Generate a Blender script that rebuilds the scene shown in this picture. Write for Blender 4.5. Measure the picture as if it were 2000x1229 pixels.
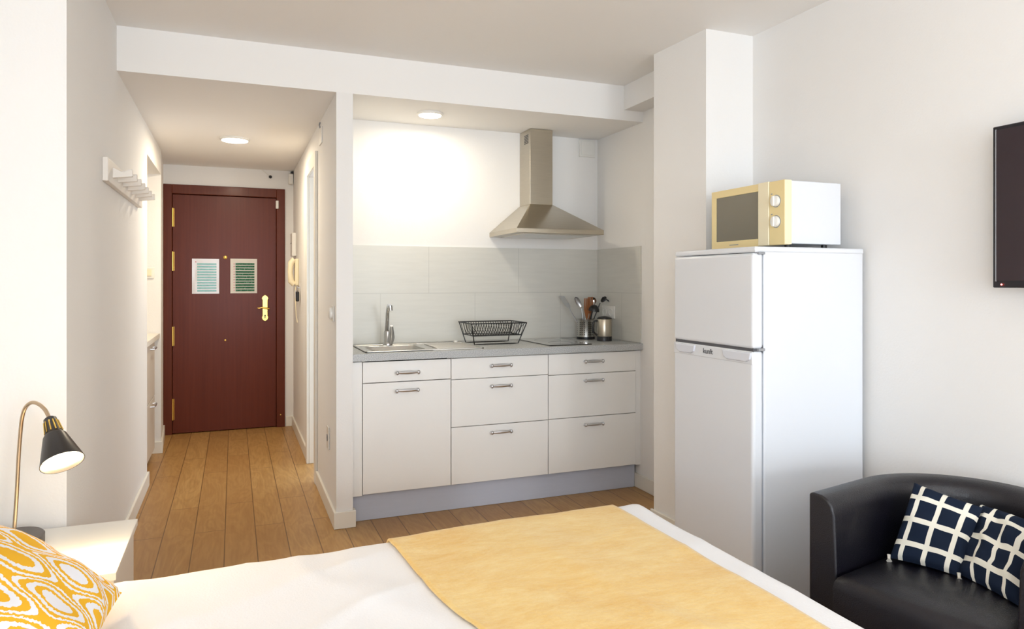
import bpy, math, random
from math import sin, cos, pi, radians, sqrt
from mathutils import Vector, Matrix, noise
random.seed(7)
S = bpy.context.scene
for o in list(bpy.data.objects): bpy.data.objects.remove(o)
COL = S.collection

# ------------------------------------------------------------ camera, light, exposure
YAW = radians(21.74); FPX = 1364.0; CAMZ = 1.28; HOR = 551.0
cd = bpy.data.cameras.new('camera'); cam = bpy.data.objects.new('camera', cd); COL.objects.link(cam)
cam.location = (0, 0, CAMZ); cam.rotation_euler = (pi/2, 0, -YAW)
cd.sensor_width = 36; cd.sensor_fit = 'HORIZONTAL'; cd.lens = FPX/2000*36
cd.shift_y = -(614.5-HOR)/2000; cd.clip_start = 0.05
S.camera = cam
S.view_settings.view_transform = 'Standard'; S.view_settings.look = 'None'
S.view_settings.exposure = 1.2; S.view_settings.gamma = 1; S.view_settings.use_curve_mapping = False

W = bpy.data.worlds.new('sky'); S.world = W; W.use_nodes = True
bg = W.node_tree.nodes['Background']; bg.inputs[0].default_value = (0.70, 0.84, 1.0, 1); bg.inputs[1].default_value = 1.3

def area(name, loc, rot, sx, sy, power, color, shape='RECTANGLE', parent=None, spread=None):
    l = bpy.data.lights.new(name, 'AREA'); l.shape = shape; l.size = sx
    if shape in ('RECTANGLE', 'ELLIPSE'): l.size_y = sy
    l.energy = power; l.color = color
    if spread: l.spread = spread
    o = bpy.data.objects.new(name, l); COL.objects.link(o); o.location = loc; o.rotation_euler = rot
    if parent: o.parent = parent
    return o
# daylight that falls through the large window behind the camera
area('window_daylight', (0.68, -3.93, 1.2), (pi/2, 0, 0), 2.95, 2.2, 42, (0.75, 0.87, 1.0))
area('added_side_light', (-1.2, -1.75, 1.45), (0, -pi/2, 0), 1.5, 2.4, 24, (0.86, 0.93, 1.0))  # unseen side light, added to brighten the surfaces facing left
# unseen fill light added behind the camera to lift ceiling and walls
pl_ = bpy.data.lights.new('added_fill_light', 'POINT'); pl_.energy = 33; pl_.color = (1, .97, .92); pl_.shadow_soft_size = .16
po_ = bpy.data.objects.new('added_fill_light', pl_); COL.objects.link(po_); po_.location = (1.5, -2.4, 1.45)
WARM = (1.0, 0.83, 0.60)

# ------------------------------------------------------------ helpers
def lin(c):
    return tuple(((x/255)/12.92 if x/255 <= .04045 else ((x/255+.055)/1.055)**2.4) for x in c)
def mat(name, rgb, rough=.5, metal=0, noise_amt=0, noise_scale=8, bump=0, bump_scale=60, coat=0, spec=.5, stretch=None, sheen=0):
    m = bpy.data.materials.new(name); m.use_nodes = True; nt = m.node_tree; b = nt.nodes['Principled BSDF']
    col = lin(rgb)+(1,)
    b.inputs['Base Color'].default_value = col; b.inputs['Roughness'].default_value = rough
    b.inputs['Metallic'].default_value = metal; b.inputs['Coat Weight'].default_value = coat
    b.inputs['Specular IOR Level'].default_value = spec
    if sheen: b.inputs['Sheen Weight'].default_value = sheen
    tc = nt.nodes.new('ShaderNodeTexCoord'); mp = nt.nodes.new('ShaderNodeMapping')
    nt.links.new(tc.outputs['Object'], mp.inputs[0])
    if stretch: mp.inputs['Scale'].default_value = stretch
    if noise_amt:
        n = nt.nodes.new('ShaderNodeTexNoise'); n.inputs['Scale'].default_value = noise_scale; n.inputs['Detail'].default_value = 5
        nt.links.new(mp.outputs[0], n.inputs[0])
        mx = nt.nodes.new('ShaderNodeMix'); mx.data_type = 'RGBA'
        mx.inputs[6].default_value = tuple(c*(1-noise_amt) for c in col[:3])+(1,)
        mx.inputs[7].default_value = tuple(min(1, c*(1+noise_amt)) for c in col[:3])+(1,)
        nt.links.new(n.outputs[0], mx.inputs[0]); nt.links.new(mx.outputs[2], b.inputs['Base Color'])
    if bump:
        n2 = nt.nodes.new('ShaderNodeTexNoise'); n2.inputs['Scale'].default_value = bump_scale; n2.inputs['Detail'].default_value = 4
        nt.links.new(mp.outputs[0], n2.inputs[0])
        bp = nt.nodes.new('ShaderNodeBump'); bp.inputs['Strength'].default_value = bump; bp.inputs['Distance'].default_value = .01
        nt.links.new(n2.outputs[0], bp.inputs['Height']); nt.links.new(bp.outputs[0], b.inputs['Normal'])
    return m
def emit(name, rgb, strength):
    m = bpy.data.materials.new(name); m.use_nodes = True; nt = m.node_tree
    b = nt.nodes['Principled BSDF']; b.inputs['Base Color'].default_value = (.9, .9, .88, 1)
    b.inputs['Emission Color'].default_value = tuple(rgb)+(1,); b.inputs['Emission Strength'].default_value = strength
    return m

M = {}
M['wall'] = mat('wall_paint', (243, 241, 238), .85, noise_amt=.012, noise_scale=3, bump=.08, bump_scale=120, spec=.2)
M['ceil'] = mat('ceiling_paint', (247, 245, 242), .9, noise_amt=.01, noise_scale=2, spec=.2)
M['trimw'] = mat('white_trim', (240, 236, 226), .45)
M['frontw'] = mat('cabinet_white', (245, 243, 239), .35, noise_amt=.01)
M['creamw'] = mat('hall_cabinet_white', (226, 218, 206), .4, noise_amt=.01)
M['gap'] = mat('shadow_gap', (120, 112, 100), .8)
M['plinth'] = mat('plinth_grey', (200, 206, 222), .4, noise_amt=.04, noise_scale=6, stretch=(1, 1, 12))
M['steel'] = mat('brushed_steel', (196, 188, 172), .3, 1, noise_amt=.08, noise_scale=10, stretch=(1, 1, 20))
M['steel2'] = mat('sink_steel', (205, 203, 198), .28, 1, noise_amt=.05, noise_scale=14)
M['chrome'] = mat('chrome', (200, 200, 200), .12, 1, noise_amt=.02)
M['handle'] = mat('satin_handle', (206, 208, 212), .34, 1, noise_amt=.03)
M['black'] = mat('black_plastic', (26, 26, 28), .35, noise_amt=.1)
M['blackwire'] = mat('black_coated_wire', (22, 22, 22), .4, noise_amt=.1)
M['glass_b'] = mat('black_glass', (18, 19, 22), .05, noise_amt=.05, coat=1)
M['wmetal'] = mat('white_enamel', (230, 233, 238), .28, noise_amt=.006, coat=.3)
M['wplast'] = mat('white_plastic', (238, 236, 230), .35, noise_amt=.01)
M['greyp'] = mat('grey_plastic', (150, 152, 156), .45, noise_amt=.03)
M['cream'] = mat('yellowed_plastic', (240, 218, 160), .4, noise_amt=.02)
M['cream2'] = mat('pale_cream_plastic', (243, 231, 198), .4, noise_amt=.02)
M['mwglass'] = mat('oven_door_glass', (104, 98, 82), .12, noise_amt=.05, coat=.6)
M['brass'] = mat('polished_brass', (232, 196, 104), .22, 1, noise_amt=.05)
M['leather'] = mat('black_leather', (15, 13, 22), .33, noise_amt=.12, noise_scale=20, bump=.25, bump_scale=350, coat=.12)
M['satin'] = mat('satin_nickel', (206, 186, 160), .3, 1, noise_amt=.03)
M['lampblk'] = mat('lamp_black', (40, 34, 32), .35, noise_amt=.1)
M['basegrey'] = mat('lamp_base_grey', (92, 86, 84), .4, noise_amt=.05)
M['duvet'] = mat('white_cotton', (243, 243, 245), .9, noise_amt=.01, bump=.15, bump_scale=200, spec=.1)
M['lam'] = mat('white_laminate', (244, 241, 234), .3, noise_amt=.008)
M['worktopw'] = mat('white_worktop', (240, 236, 226), .4, noise_amt=.01)
M['woodut'] = mat('utensil_wood', (160, 98, 52), .55, noise_amt=.2, noise_scale=30, stretch=(1, 1, .2))
M['tv'] = mat('tv_screen', (46, 34, 40), .16, noise_amt=.03, coat=.3)
M['tvb'] = mat('tv_bezel', (30, 28, 34), .25, noise_amt=.05)
M['red'] = emit('standby_red', (1, .03, .02), 3)
M['paper'] = mat('laminated_sheet', (226, 224, 228), .2, noise_amt=.05, noise_scale=40, coat=.2)  # left notice paper, lightened to paint in window glare
M['greyd'] = mat('dark_grey_seal', (88, 88, 92), .6, noise_amt=.03)
M['paperm'] = mat('matt_notice_paper', (222, 218, 212), .55, noise_amt=.04, noise_scale=40)
M['divan'] = mat('bed_base_fabric', (200, 196, 190), .9, noise_amt=.05)
M['pine'] = mat('coat_rack_white', (238, 232, 224), .45, noise_amt=.01)

def nodes(m): return m.node_tree, m.node_tree.nodes['Principled BSDF']
def mk(name, rough): 
    m = bpy.data.materials.new(name); m.use_nodes = True; nt, b = nodes(m); b.inputs['Roughness'].default_value = rough; return m, nt, b
def N(nt, t, **kw):
    n = nt.nodes.new(t)
    for k, v in kw.items(): setattr(n, k, v)
    return n
def mathn(nt, op, a, b=None, c=None):
    n = N(nt, 'ShaderNodeMath', operation=op)
    for i, v in enumerate((a, b, c)):
        if v is None: continue
        if isinstance(v, (int, float)): n.inputs[i].default_value = v
        else: nt.links.new(v, n.inputs[i])
    return n.outputs[0]
def mixc(nt, f, a, b):
    n = N(nt, 'ShaderNodeMix', data_type='RGBA')
    for i, v in ((0, f), (6, a), (7, b)):
        if isinstance(v, tuple): n.inputs[i].default_value = v if len(v) == 4 else v+(1,)
        elif isinstance(v, (int, float)): n.inputs[i].default_value = v
        else: nt.links.new(v, n.inputs[i])
    return n.outputs[2]

# wooden floor planks running into the hall
m, nt, b = mk('wood_plank_floor', .38); M['floor'] = m
tc = N(nt, 'ShaderNodeTexCoord'); mp = N(nt, 'ShaderNodeMapping'); nt.links.new(tc.outputs['Object'], mp.inputs[0])
mp.inputs['Rotation'].default_value = (0, 0, pi/2); mp.inputs['Location'].default_value = (.3, .04, 0)
br = N(nt, 'ShaderNodeTexBrick'); nt.links.new(mp.outputs[0], br.inputs[0]); br.offset = .37; br.offset_frequency = 2
br.inputs['Scale'].default_value = 1; br.inputs['Brick Width'].default_value = 1.2; br.inputs['Row Height'].default_value = .145
br.inputs['Mortar Size'].default_value = .0026; br.inputs['Mortar Smooth'].default_value = .3; br.inputs['Bias'].default_value = 0
br.inputs['Color1'].default_value = (0, 0, 0, 1); br.inputs['Color2'].default_value = (1, 1, 1, 1); br.inputs['Mortar'].default_value = (.5, .5, .5, 1)
sx = N(nt, 'ShaderNodeSeparateXYZ'); nt.links.new(tc.outputs['Object'], sx.inputs[0])
# per-plank shift of the grain
cx = N(nt, 'ShaderNodeCombineXYZ')
sep = N(nt, 'ShaderNodeSeparateColor'); nt.links.new(br.outputs['Color'], sep.inputs[0])
rnd = sep.outputs[0]
nt.links.new(mathn(nt, 'MULTIPLY_ADD', rnd, 9.0, mathn(nt, 'MULTIPLY', sx.outputs[0], 7.0)), cx.inputs[0])
nt.links.new(mathn(nt, 'MULTIPLY', sx.outputs[1], 1.5), cx.inputs[1]); nt.links.new(mathn(nt, 'MULTIPLY', rnd, 13.0), cx.inputs[2])
n1 = N(nt, 'ShaderNodeTexNoise'); nt.links.new(cx.outputs[0], n1.inputs[0]); n1.inputs['Scale'].default_value = 1.1; n1.inputs['Detail'].default_value = 3; n1.inputs['Distortion'].default_value = 1.2
ring = mathn(nt, 'FRACT', mathn(nt, 'MULTIPLY', n1.outputs[0], 6.0))
ring = mathn(nt, 'ABSOLUTE', mathn(nt, 'SUBTRACT', ring, .5))
cx2 = N(nt, 'ShaderNodeCombineXYZ'); nt.links.new(mathn(nt, 'MULTIPLY', sx.outputs[0], 90.0), cx2.inputs[0]); nt.links.new(mathn(nt, 'MULTIPLY', sx.outputs[1], 5.0), cx2.inputs[1])
n2 = N(nt, 'ShaderNodeTexNoise'); nt.links.new(cx2.outputs[0], n2.inputs[0]); n2.inputs['Scale'].default_value = 1; n2.inputs['Detail'].default_value = 4
f = mathn(nt, 'ADD', mathn(nt, 'MULTIPLY', ring, .62), mathn(nt, 'MULTIPLY', n2.outputs[0], .75))
c = mixc(nt, f, lin((154, 112, 60)), lin((204, 162, 102)))
c = mixc(nt, mathn(nt, 'MULTIPLY', rnd, .45), c, lin((158, 112, 62)))
c = mixc(nt, mathn(nt, 'MULTIPLY', br.outputs['Fac'], .75), c, lin((82, 52, 30)))
nt.links.new(c, b.inputs['Base Color'])
bp = N(nt, 'ShaderNodeBump'); bp.inputs['Strength'].default_value = .15; bp.inputs['Distance'].default_value = .003; bp.invert = True
nt.links.new(br.outputs['Fac'], bp.inputs['Height']); nt.links.new(bp.outputs[0], b.inputs['Normal'])

# mahogany door veneer
def veneer(name, c1, c2, scale=(60, 60, 1.6), rough=.36, coat=.12):
    m, nt, b = mk(name, rough)
    tc = N(nt, 'ShaderNodeTexCoord'); mp = N(nt, 'ShaderNodeMapping'); nt.links.new(tc.outputs['Object'], mp.inputs[0]); mp.inputs['Scale'].default_value = scale
    n = N(nt, 'ShaderNodeTexNoise'); nt.links.new(mp.outputs[0], n.inputs[0]); n.inputs['Scale'].default_value = 1; n.inputs['Detail'].default_value = 6
    mp2 = N(nt, 'ShaderNodeMapping'); nt.links.new(tc.outputs['Object'], mp2.inputs[0]); mp2.inputs['Scale'].default_value = (9, 9, .35)
    n2 = N(nt, 'ShaderNodeTexNoise'); nt.links.new(mp2.outputs[0], n2.inputs[0]); n2.inputs['Scale'].default_value = 1
    f = mathn(nt, 'ADD', mathn(nt, 'MULTIPLY', n.outputs[0], .7), mathn(nt, 'MULTIPLY', n2.outputs[0], .5))
    f = mathn(nt, 'SUBTRACT', f, .1)
    nt.links.new(mixc(nt, f, lin(c1), lin(c2)), b.inputs['Base Color']); b.inputs['Coat Weight'].default_value = coat*.4; b.inputs['Coat Roughness'].default_value = .15; b.inputs['Specular IOR Level'].default_value = .22
    return m
M['mahog'] = veneer('mahogany_veneer', (78, 30, 17), (118, 54, 34))
M['mahogf'] = veneer('mahogany_frame', (80, 34, 20), (114, 54, 32))
# speckled grey laminate worktop
m, nt, b = mk('speckled_laminate', .35); M['wtop'] = m
tc = N(nt, 'ShaderNodeTexCoord'); n = N(nt, 'ShaderNodeTexNoise'); nt.links.new(tc.outputs['Object'], n.inputs[0]); n.inputs['Scale'].default_value = 300; n.inputs['Detail'].default_value = 4
rp = N(nt, 'ShaderNodeValToRGB'); nt.links.new(n.outputs[0], rp.inputs[0])
rp.color_ramp.elements[0].position = .38; rp.color_ramp.elements[0].color = lin((146, 150, 156))+(1,)
rp.color_ramp.elements[1].position = .62; rp.color_ramp.elements[1].color = lin((214, 214, 210))+(1,)
nt.links.new(rp.outputs[0], b.inputs['Base Color'])
# backsplash tiles
m, nt, b = mk('large_format_tile', .3); M['tile'] = m
tc = N(nt, 'ShaderNodeTexCoord'); sx = N(nt, 'ShaderNodeSeparateXYZ'); nt.links.new(tc.outputs['Object'], sx.inputs[0])
cx = N(nt, 'ShaderNodeCombineXYZ'); nt.links.new(mathn(nt, 'SUBTRACT', sx.outputs[0], sx.outputs[1]), cx.inputs[0]); nt.links.new(sx.outputs[2], cx.inputs[1])
mp = N(nt, 'ShaderNodeMapping'); nt.links.new(cx.outputs[0], mp.inputs[0]); mp.inputs['Location'].default_value = (4.27-1.13+.6, -.905, 0)
br = N(nt, 'ShaderNodeTexBrick'); nt.links.new(mp.outputs[0], br.inputs[0]); br.offset = .5
for k, v in (('Scale', 1), ('Brick Width', .61), ('Row Height', .305), ('Mortar Size', .0018), ('Mortar Smooth', .2)): br.inputs[k].default_value = v
mp3 = N(nt, 'ShaderNodeMapping'); nt.links.new(tc.outputs['Object'], mp3.inputs[0]); mp3.inputs['Scale'].default_value = (3, 3, 30)
n = N(nt, 'ShaderNodeTexNoise'); nt.links.new(mp3.outputs[0], n.inputs[0]); n.inputs['Scale'].default_value = 2; n.inputs['Detail'].default_value = 5
c = mixc(nt, n.outputs[0], lin((210, 208, 200)), lin((222, 220, 212)))
nt.links.new(mixc(nt, br.outputs['Fac'], c, lin((196, 194, 186))), b.inputs['Base Color'])
# throw
m, nt, b = mk('yellow_throw', .95); M['throw'] = m
tc = N(nt, 'ShaderNodeTexCoord'); mp = N(nt, 'ShaderNodeMapping'); nt.links.new(tc.outputs['Object'], mp.inputs[0]); mp.inputs['Scale'].default_value = (2.6, 7, 2)
n = N(nt, 'ShaderNodeTexNoise'); nt.links.new(mp.outputs[0], n.inputs[0]); n.inputs['Scale'].default_value = 1.6; n.inputs['Detail'].default_value = 12; n.inputs['Roughness'].default_value = .86; n.inputs['Distortion'].default_value = .3
rp = N(nt, 'ShaderNodeValToRGB'); nt.links.new(n.outputs[0], rp.inputs[0])
rp.color_ramp.elements[0].position = .34; rp.color_ramp.elements[0].color = lin((226, 178, 88))+(1,)
rp.color_ramp.elements[1].position = .66; rp.color_ramp.elements[1].color = lin((240, 214, 148))+(1,)
nt.links.new(rp.outputs[0], b.inputs['Base Color']); b.inputs['Sheen Weight'].default_value = .3; b.inputs['Specular IOR Level'].default_value = .1
n3 = N(nt, 'ShaderNodeTexNoise'); nt.links.new(tc.outputs['Object'], n3.inputs[0]); n3.inputs['Scale'].default_value = 90; n3.inputs['Detail'].default_value = 3
bp = N(nt, 'ShaderNodeBump'); bp.inputs['Strength'].default_value = .5; bp.inputs['Distance'].default_value = .004
nt.links.new(n3.outputs[0], bp.inputs['Height']); nt.links.new(bp.outputs[0], b.inputs['Normal'])
# ikat ogee cushion (uv)
m, nt, b = mk('ikat_fabric', .9); M['ikat'] = m
tc = N(nt, 'ShaderNodeTexCoord'); sx = N(nt, 'ShaderNodeSeparateXYZ'); nt.links.new(tc.outputs['UV'], sx.inputs[0])
nz = N(nt, 'ShaderNodeTexNoise'); nt.links.new(tc.outputs['UV'], nz.inputs[0]); nz.inputs['Scale'].default_value = 70; nz.inputs['Detail'].default_value = 2
jit = mathn(nt, 'MULTIPLY', mathn(nt, 'SUBTRACT', nz.outputs[0], .5), .025)
uu = mathn(nt, 'MULTIPLY', mathn(nt, 'ADD', sx.outputs[0], jit), 3.9*2*pi)
vv = mathn(nt, 'MULTIPLY', sx.outputs[1], 2.2*2*pi)
fa = mathn(nt, 'MULTIPLY', mathn(nt, 'ADD', mathn(nt, 'COSINE', uu), mathn(nt, 'COSINE', vv)), .5)
g = mathn(nt, 'ABSOLUTE', fa)                              # 1 in the cell's eye, 0 on the network
g = mathn(nt, 'POWER', g, .8)
Yl = lin((242, 184, 52)); Wh = lin((238, 238, 244))
def band(lo, hi): return mathn(nt, 'MULTIPLY', mathn(nt, 'GREATER_THAN', g, lo), mathn(nt, 'LESS_THAN', g, hi))
cellA = mathn(nt, 'GREATER_THAN', fa, 0.0); cellB = mathn(nt, 'SUBTRACT', 1.0, cellA)
ye = mathn(nt, 'ADD', band(-1, .12), mathn(nt, 'ADD', mathn(nt, 'MULTIPLY', cellA, mathn(nt, 'ADD', band(.30, .52), band(.76, 2))), mathn(nt, 'MULTIPLY', cellB, mathn(nt, 'ADD', band(.26, .46), band(.66, .82)))))
nt.links.new(mixc(nt, ye, Wh, Yl), b.inputs['Base Color']); b.inputs['Specular IOR Level'].default_value = .1
# black cushion with cream grid (uv)
m, nt, b = mk('grid_fabric', .9); M['grid'] = m
tc = N(nt, 'ShaderNodeTexCoord'); sx = N(nt, 'ShaderNodeSeparateXYZ'); nt.links.new(tc.outputs['UV'], sx.inputs[0])
def bars(co, k, ph, w):
    fr = mathn(nt, 'FRACT', mathn(nt, 'MULTIPLY_ADD', co, k, ph))
    return mathn(nt, 'LESS_THAN', mathn(nt, 'ABSOLUTE', mathn(nt, 'SUBTRACT', fr, .5)), w)
gg = mathn(nt, 'MAXIMUM', bars(sx.outputs[0], 3.0, 0, .105), bars(sx.outputs[1], 3.3, -.15, .11))
nt.links.new(mixc(nt, gg, lin((26, 36, 54)), lin((238, 234, 220))), b.inputs['Base Color']); b.inputs['Specular IOR Level'].default_value = .15
# perforated steel
m = mat('perforated_steel', (205, 203, 198), .28, 1, noise_amt=.03); M['perf'] = m; nt, b = nodes(m)
tc = N(nt, 'ShaderNodeTexCoord'); sx = N(nt, 'ShaderNodeSeparateXYZ'); nt.links.new(tc.outputs['Object'], sx.inputs[0])
an = mathn(nt, 'MULTIPLY', mathn(nt, 'ARCTAN2', sx.outputs[1], sx.outputs[0]), 24/(2*pi))
fx = mathn(nt, 'MULTIPLY', mathn(nt, 'SUBTRACT', mathn(nt, 'FRACT', an), .5), .0152)
fz = mathn(nt, 'MULTIPLY', mathn(nt, 'SUBTRACT', mathn(nt, 'FRACT', mathn(nt, 'DIVIDE', sx.outputs[2], .013)), .5), .013)
dd_ = mathn(nt, 'SQRT', mathn(nt, 'ADD', mathn(nt, 'MULTIPLY', fx, fx), mathn(nt, 'MULTIPLY', fz, fz)))
hole = mathn(nt, 'MULTIPLY', mathn(nt, 'LESS_THAN', dd_, .0037), mathn(nt, 'MULTIPLY', mathn(nt, 'GREATER_THAN', sx.outputs[2], .026), mathn(nt, 'LESS_THAN', sx.outputs[2], .117)))
hole = mathn(nt, 'MULTIPLY', hole, mathn(nt, 'GREATER_THAN', mathn(nt, 'FRACT', mathn(nt, 'MULTIPLY_ADD', an, .25, .05)), .3))
nt.links.new(mixc(nt, hole, lin((205, 203, 198)), (.01, .01, .01)), b.inputs['Base Color'])
nt.links.new(mathn(nt, 'SUBTRACT', 1.0, hole), b.inputs['Metallic'])
# green printed text
m, nt, b = mk('green_print', .6); M['green'] = m
tc = N(nt, 'ShaderNodeTexCoord'); mp = N(nt, 'ShaderNodeMapping'); nt.links.new(tc.outputs['Object'], mp.inputs[0]); mp.inputs['Scale'].default_value = (260, 1, 60)
n = N(nt, 'ShaderNodeTexNoise'); nt.links.new(mp.outputs[0], n.inputs[0]); n.inputs['Scale'].default_value = 1; n.inputs['Detail'].default_value = 1
nt.links.new(mixc(nt, mathn(nt, 'GREATER_THAN', n.outputs[0], .62), lin((8, 92, 60)), lin((130, 180, 156))), b.inputs['Base Color'])

ORG = Vector((0, 0, 0))
class MB:
    def __init__(s): s.v = []; s.f = []; s.uv = None
    def add(s, vs, fs):
        n = len(s.v); s.v += [tuple(p) for p in vs]; s.f += [tuple(i+n for i in f) for f in fs]; return s
    def box(s, x0, x1, y0, y1, z0, z1):
        return s.add([(x0,y0,z0),(x1,y0,z0),(x1,y1,z0),(x0,y1,z0),(x0,y0,z1),(x1,y0,z1),(x1,y1,z1),(x0,y1,z1)],
                     [(0,3,2,1),(4,5,6,7),(0,1,5,4),(1,2,6,5),(2,3,7,6),(3,0,4,7)])
    def prism(s, poly, z0, z1, axis='z'):
        """polygon in two axes, extruded along the third"""
        n = len(poly)
        def P(a, b, h): return {'z': (a, b, h), 'y': (a, h, b), 'x': (h, a, b)}[axis]
        vs = [P(a, b, z0) for a, b in poly]+[P(a, b, z1) for a, b in poly]
        fs = [tuple(range(n))[::-1], tuple(range(n, 2*n))]+[(i, (i+1) % n, n+(i+1) % n, n+i) for i in range(n)]
        return s.add(vs, fs)
    def tube(s, pts, r, seg=8, closed=False, cap=True):
        pts = [Vector(p) for p in pts]; n = len(pts); rs = r if isinstance(r, (list, tuple)) else [r]*n
        vs = []; up = None
        for i, p in enumerate(pts):
            if closed: t = (pts[(i+1) % n]-pts[i-1])
            else: t = pts[min(i+1, n-1)]-pts[max(i-1, 0)]
            t = t.normalized() if t.length > 1e-9 else Vector((0, 0, 1))
            if up is None:
                up = Vector((0, 0, 1)) if abs(t.z) < .9 else Vector((1, 0, 0))
            a = up-t*up.dot(t)
            if a.length < 1e-5: a = Vector((1, 0, 0))-t*t.x
            a.normalize(); up = a; b = t.cross(a)
            for k in range(seg):
                w = 2*pi*k/seg; vs.append(p+(a*cos(w)+b*sin(w))*rs[i])
        fs = []
        for i in range(n if closed else n-1):
            j = (i+1) % n
            for k in range(seg):
                l = (k+1) % seg; fs.append((i*seg+k, i*seg+l, j*seg+l, j*seg+k))
        if cap and not closed: fs += [tuple(range(seg))[::-1], tuple(range((n-1)*seg, n*seg))]
        return s.add(vs, fs)
    def lathe(s, prof, o, axis=(0, 0, 1), seg=32, sq=None, cap=True):
        ax = Vector(axis).normalized(); R = Vector((0, 0, 1)).rotation_difference(ax).to_matrix(); o = Vector(o)
        vs = []; n = len(prof)
        for r, h in prof:
            for k in range(seg):
                w = 2*pi*k/seg; vs.append(o+R @ Vector((r*cos(w)*(sq[0] if sq else 1), r*sin(w)*(sq[1] if sq else 1), h)))
        fs = [(i*seg+k, i*seg+(k+1) % seg, (i+1)*seg+(k+1) % seg, (i+1)*seg+k) for i in range(n-1) for k in range(seg)]
        if cap: fs += [tuple(range(seg))[::-1], tuple(range((n-1)*seg, n*seg))]
        return s.add(vs, fs)
    def ball(s, o, rx, ry=None, rz=None, seg=16, rg=10):
        ry = ry or rx; rz = rz or rx
        prof = [(max(1e-4, sin(pi*i/rg)), -cos(pi*i/rg)) for i in range(rg+1)]
        vs = []
        for r, h in prof:
            for k in range(seg): w = 2*pi*k/seg; vs.append((o[0]+rx*r*cos(w), o[1]+ry*r*sin(w), o[2]+rz*h))
        return s.add(vs, [(i*seg+k, i*seg+(k+1) % seg, (i+1)*seg+(k+1) % seg, (i+1)*seg+k) for i in range(rg) for k in range(seg)])
    def build(s, name, m, parent=None, bevel=0, smooth=None, seg=2, org=None, keep=False):
        org = ORG if org is None else Vector(org)
        me = bpy.data.meshes.new(name); me.from_pydata([tuple(Vector(p)-org) for p in s.v], [], s.f)
        import bmesh
        bm = bmesh.new(); bm.from_mesh(me)
        if not keep: bmesh.ops.recalc_face_normals(bm, faces=bm.faces)
        if s.uv:
            L = bm.loops.layers.uv.new('UVMap'); bm.verts.ensure_lookup_table()
            for fc in bm.faces:
                for lp in fc.loops: lp[L].uv = s.uv[lp.vert.index]
        bm.to_mesh(me); bm.free()
        me.materials.append(m)
        o = bpy.data.objects.new(name, me); COL.objects.link(o)
        if parent: o.parent = parent
        if bevel:
            bv = o.modifiers.new('bevel', 'BEVEL'); bv.width = bevel; bv.segments = seg; bv.limit_method = 'ANGLE'; bv.angle_limit = radians(40)
            smooth = True if smooth is None else smooth
        if smooth:
            me.polygons.foreach_set('use_smooth', [True]*len(me.polygons))
            try: me.set_sharp_from_angle(angle=radians(40 if smooth is True else smooth))
            except Exception: pass
            if bevel:
                wn = o.modifiers.new('wn', 'WEIGHTED_NORMAL'); wn.keep_sharp = True
        return o
def B(*a): return MB().box(*a)
def thing(name, label, cat, loc=(0, 0, 0), rot=0, group=None, local=False):
    global ORG
    o = bpy.data.objects.new(name, None); COL.objects.link(o); o.empty_display_size = .05
    o.location = loc; o.rotation_euler = (0, 0, rot); o['label'] = label; o['category'] = cat
    if group: o['group'] = group
    ORG = Vector((0, 0, 0)) if local else Vector(loc)
    return o
def solo(mb, name, m, label, cat, org, bevel=0, smooth=None, group=None, **kw):
    o = mb.build(name, m, None, bevel, smooth, org=org, **kw); o.location = org; o['label'] = label; o['category'] = cat
    if group: o['group'] = group
    return o
def struct(name, mb, m, bevel=0, parent=None, org=(0, 0, 0)):
    global ORG
    o = mb.build(name, m, parent, bevel, org=org); o['kind'] = 'structure'; o.location = org if not parent else (0, 0, 0); return o
sY, cY = sin(YAW), cos(YAW)
def ray(px, py):
    u = (px-1000)/FPX; v = (HOR-py)/FPX; return Vector((sY+u*cY, cY-u*sY, v))
def onY(px, py, Y): r = ray(px, py); return Vector((0, 0, CAMZ))+r*(Y/r.y)
def onT(px, py, t): return Vector((0, 0, CAMZ))+ray(px, py)*t
def cyl(o, r, h, axis=(0, 0, 1), seg=32): return MB().lathe([(r, 0), (r, h)], o, axis, seg)
def text(body, size, loc, rot, m, name, parent, ext=.0006):
    cu = bpy.data.curves.new(name, 'FONT'); cu.body = body; cu.size = size; cu.extrude = ext; cu.align_x = 'CENTER'; cu.align_y = 'CENTER'
    t = bpy.data.objects.new(name+'_c', cu); COL.objects.link(t)
    me = bpy.data.meshes.new_from_object(t.evaluated_get(bpy.context.evaluated_depsgraph_get()))
    bpy.data.objects.remove(t); me.materials.clear(); me.materials.append(m)
    o = bpy.data.objects.new(name, me); COL.objects.link(o); o.parent = parent; o.location = Vector(loc)-ORG; o.rotation_euler = rot
    return o

# ------------------------------------------------------------ the room
XR, XL, XC, XP = 2.345, -.505, .495, .58          # right wall, hall left, hall right, pillar right
YF, YB, YE = 3.70, 4.28, 6.50                       # kitchen front plane, kitchen back wall, hall end
ZC, ZL = 2.475, 2.265
struct('floor', B(-1.2, XR+.1, -3.9, YE+.15, -.08, 0), M['floor'])
struct('ceiling', B(-1.2, XR+.1, -3.9, YF, ZC, ZC+.2).box(-1.2, XR+.1, YF, YE+.15, ZL, ZC+.2), M['ceil'])
struct('trim_1', B(2.21, XR, 2.9, YF, 2.328, ZC), M['wall'])
struct('wall_right', B(XR, XR+.1, -3.9, YB+.1, 0, ZC), M['wall'])
struct('wall_column', MB().prism([(2.07, 2.72), (XR, 2.72), (XR, 3.13), (2.05, 3.13)], 0, ZC), M['wall'])
w = B(-1.2, XL, 2.65, 4.93, 0, ZC).box(-1.2, XL, 4.93, 5.83, 2.085, ZC).box(-1.25, -1.12, 4.93, 5.83, 0, 2.085)
w.prism([(-1.2, 5.83), (XL, 5.83), (-.545, YE), (-1.2, YE)], 0, ZC)
struct('wall_left', w, M['wall'])
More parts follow.
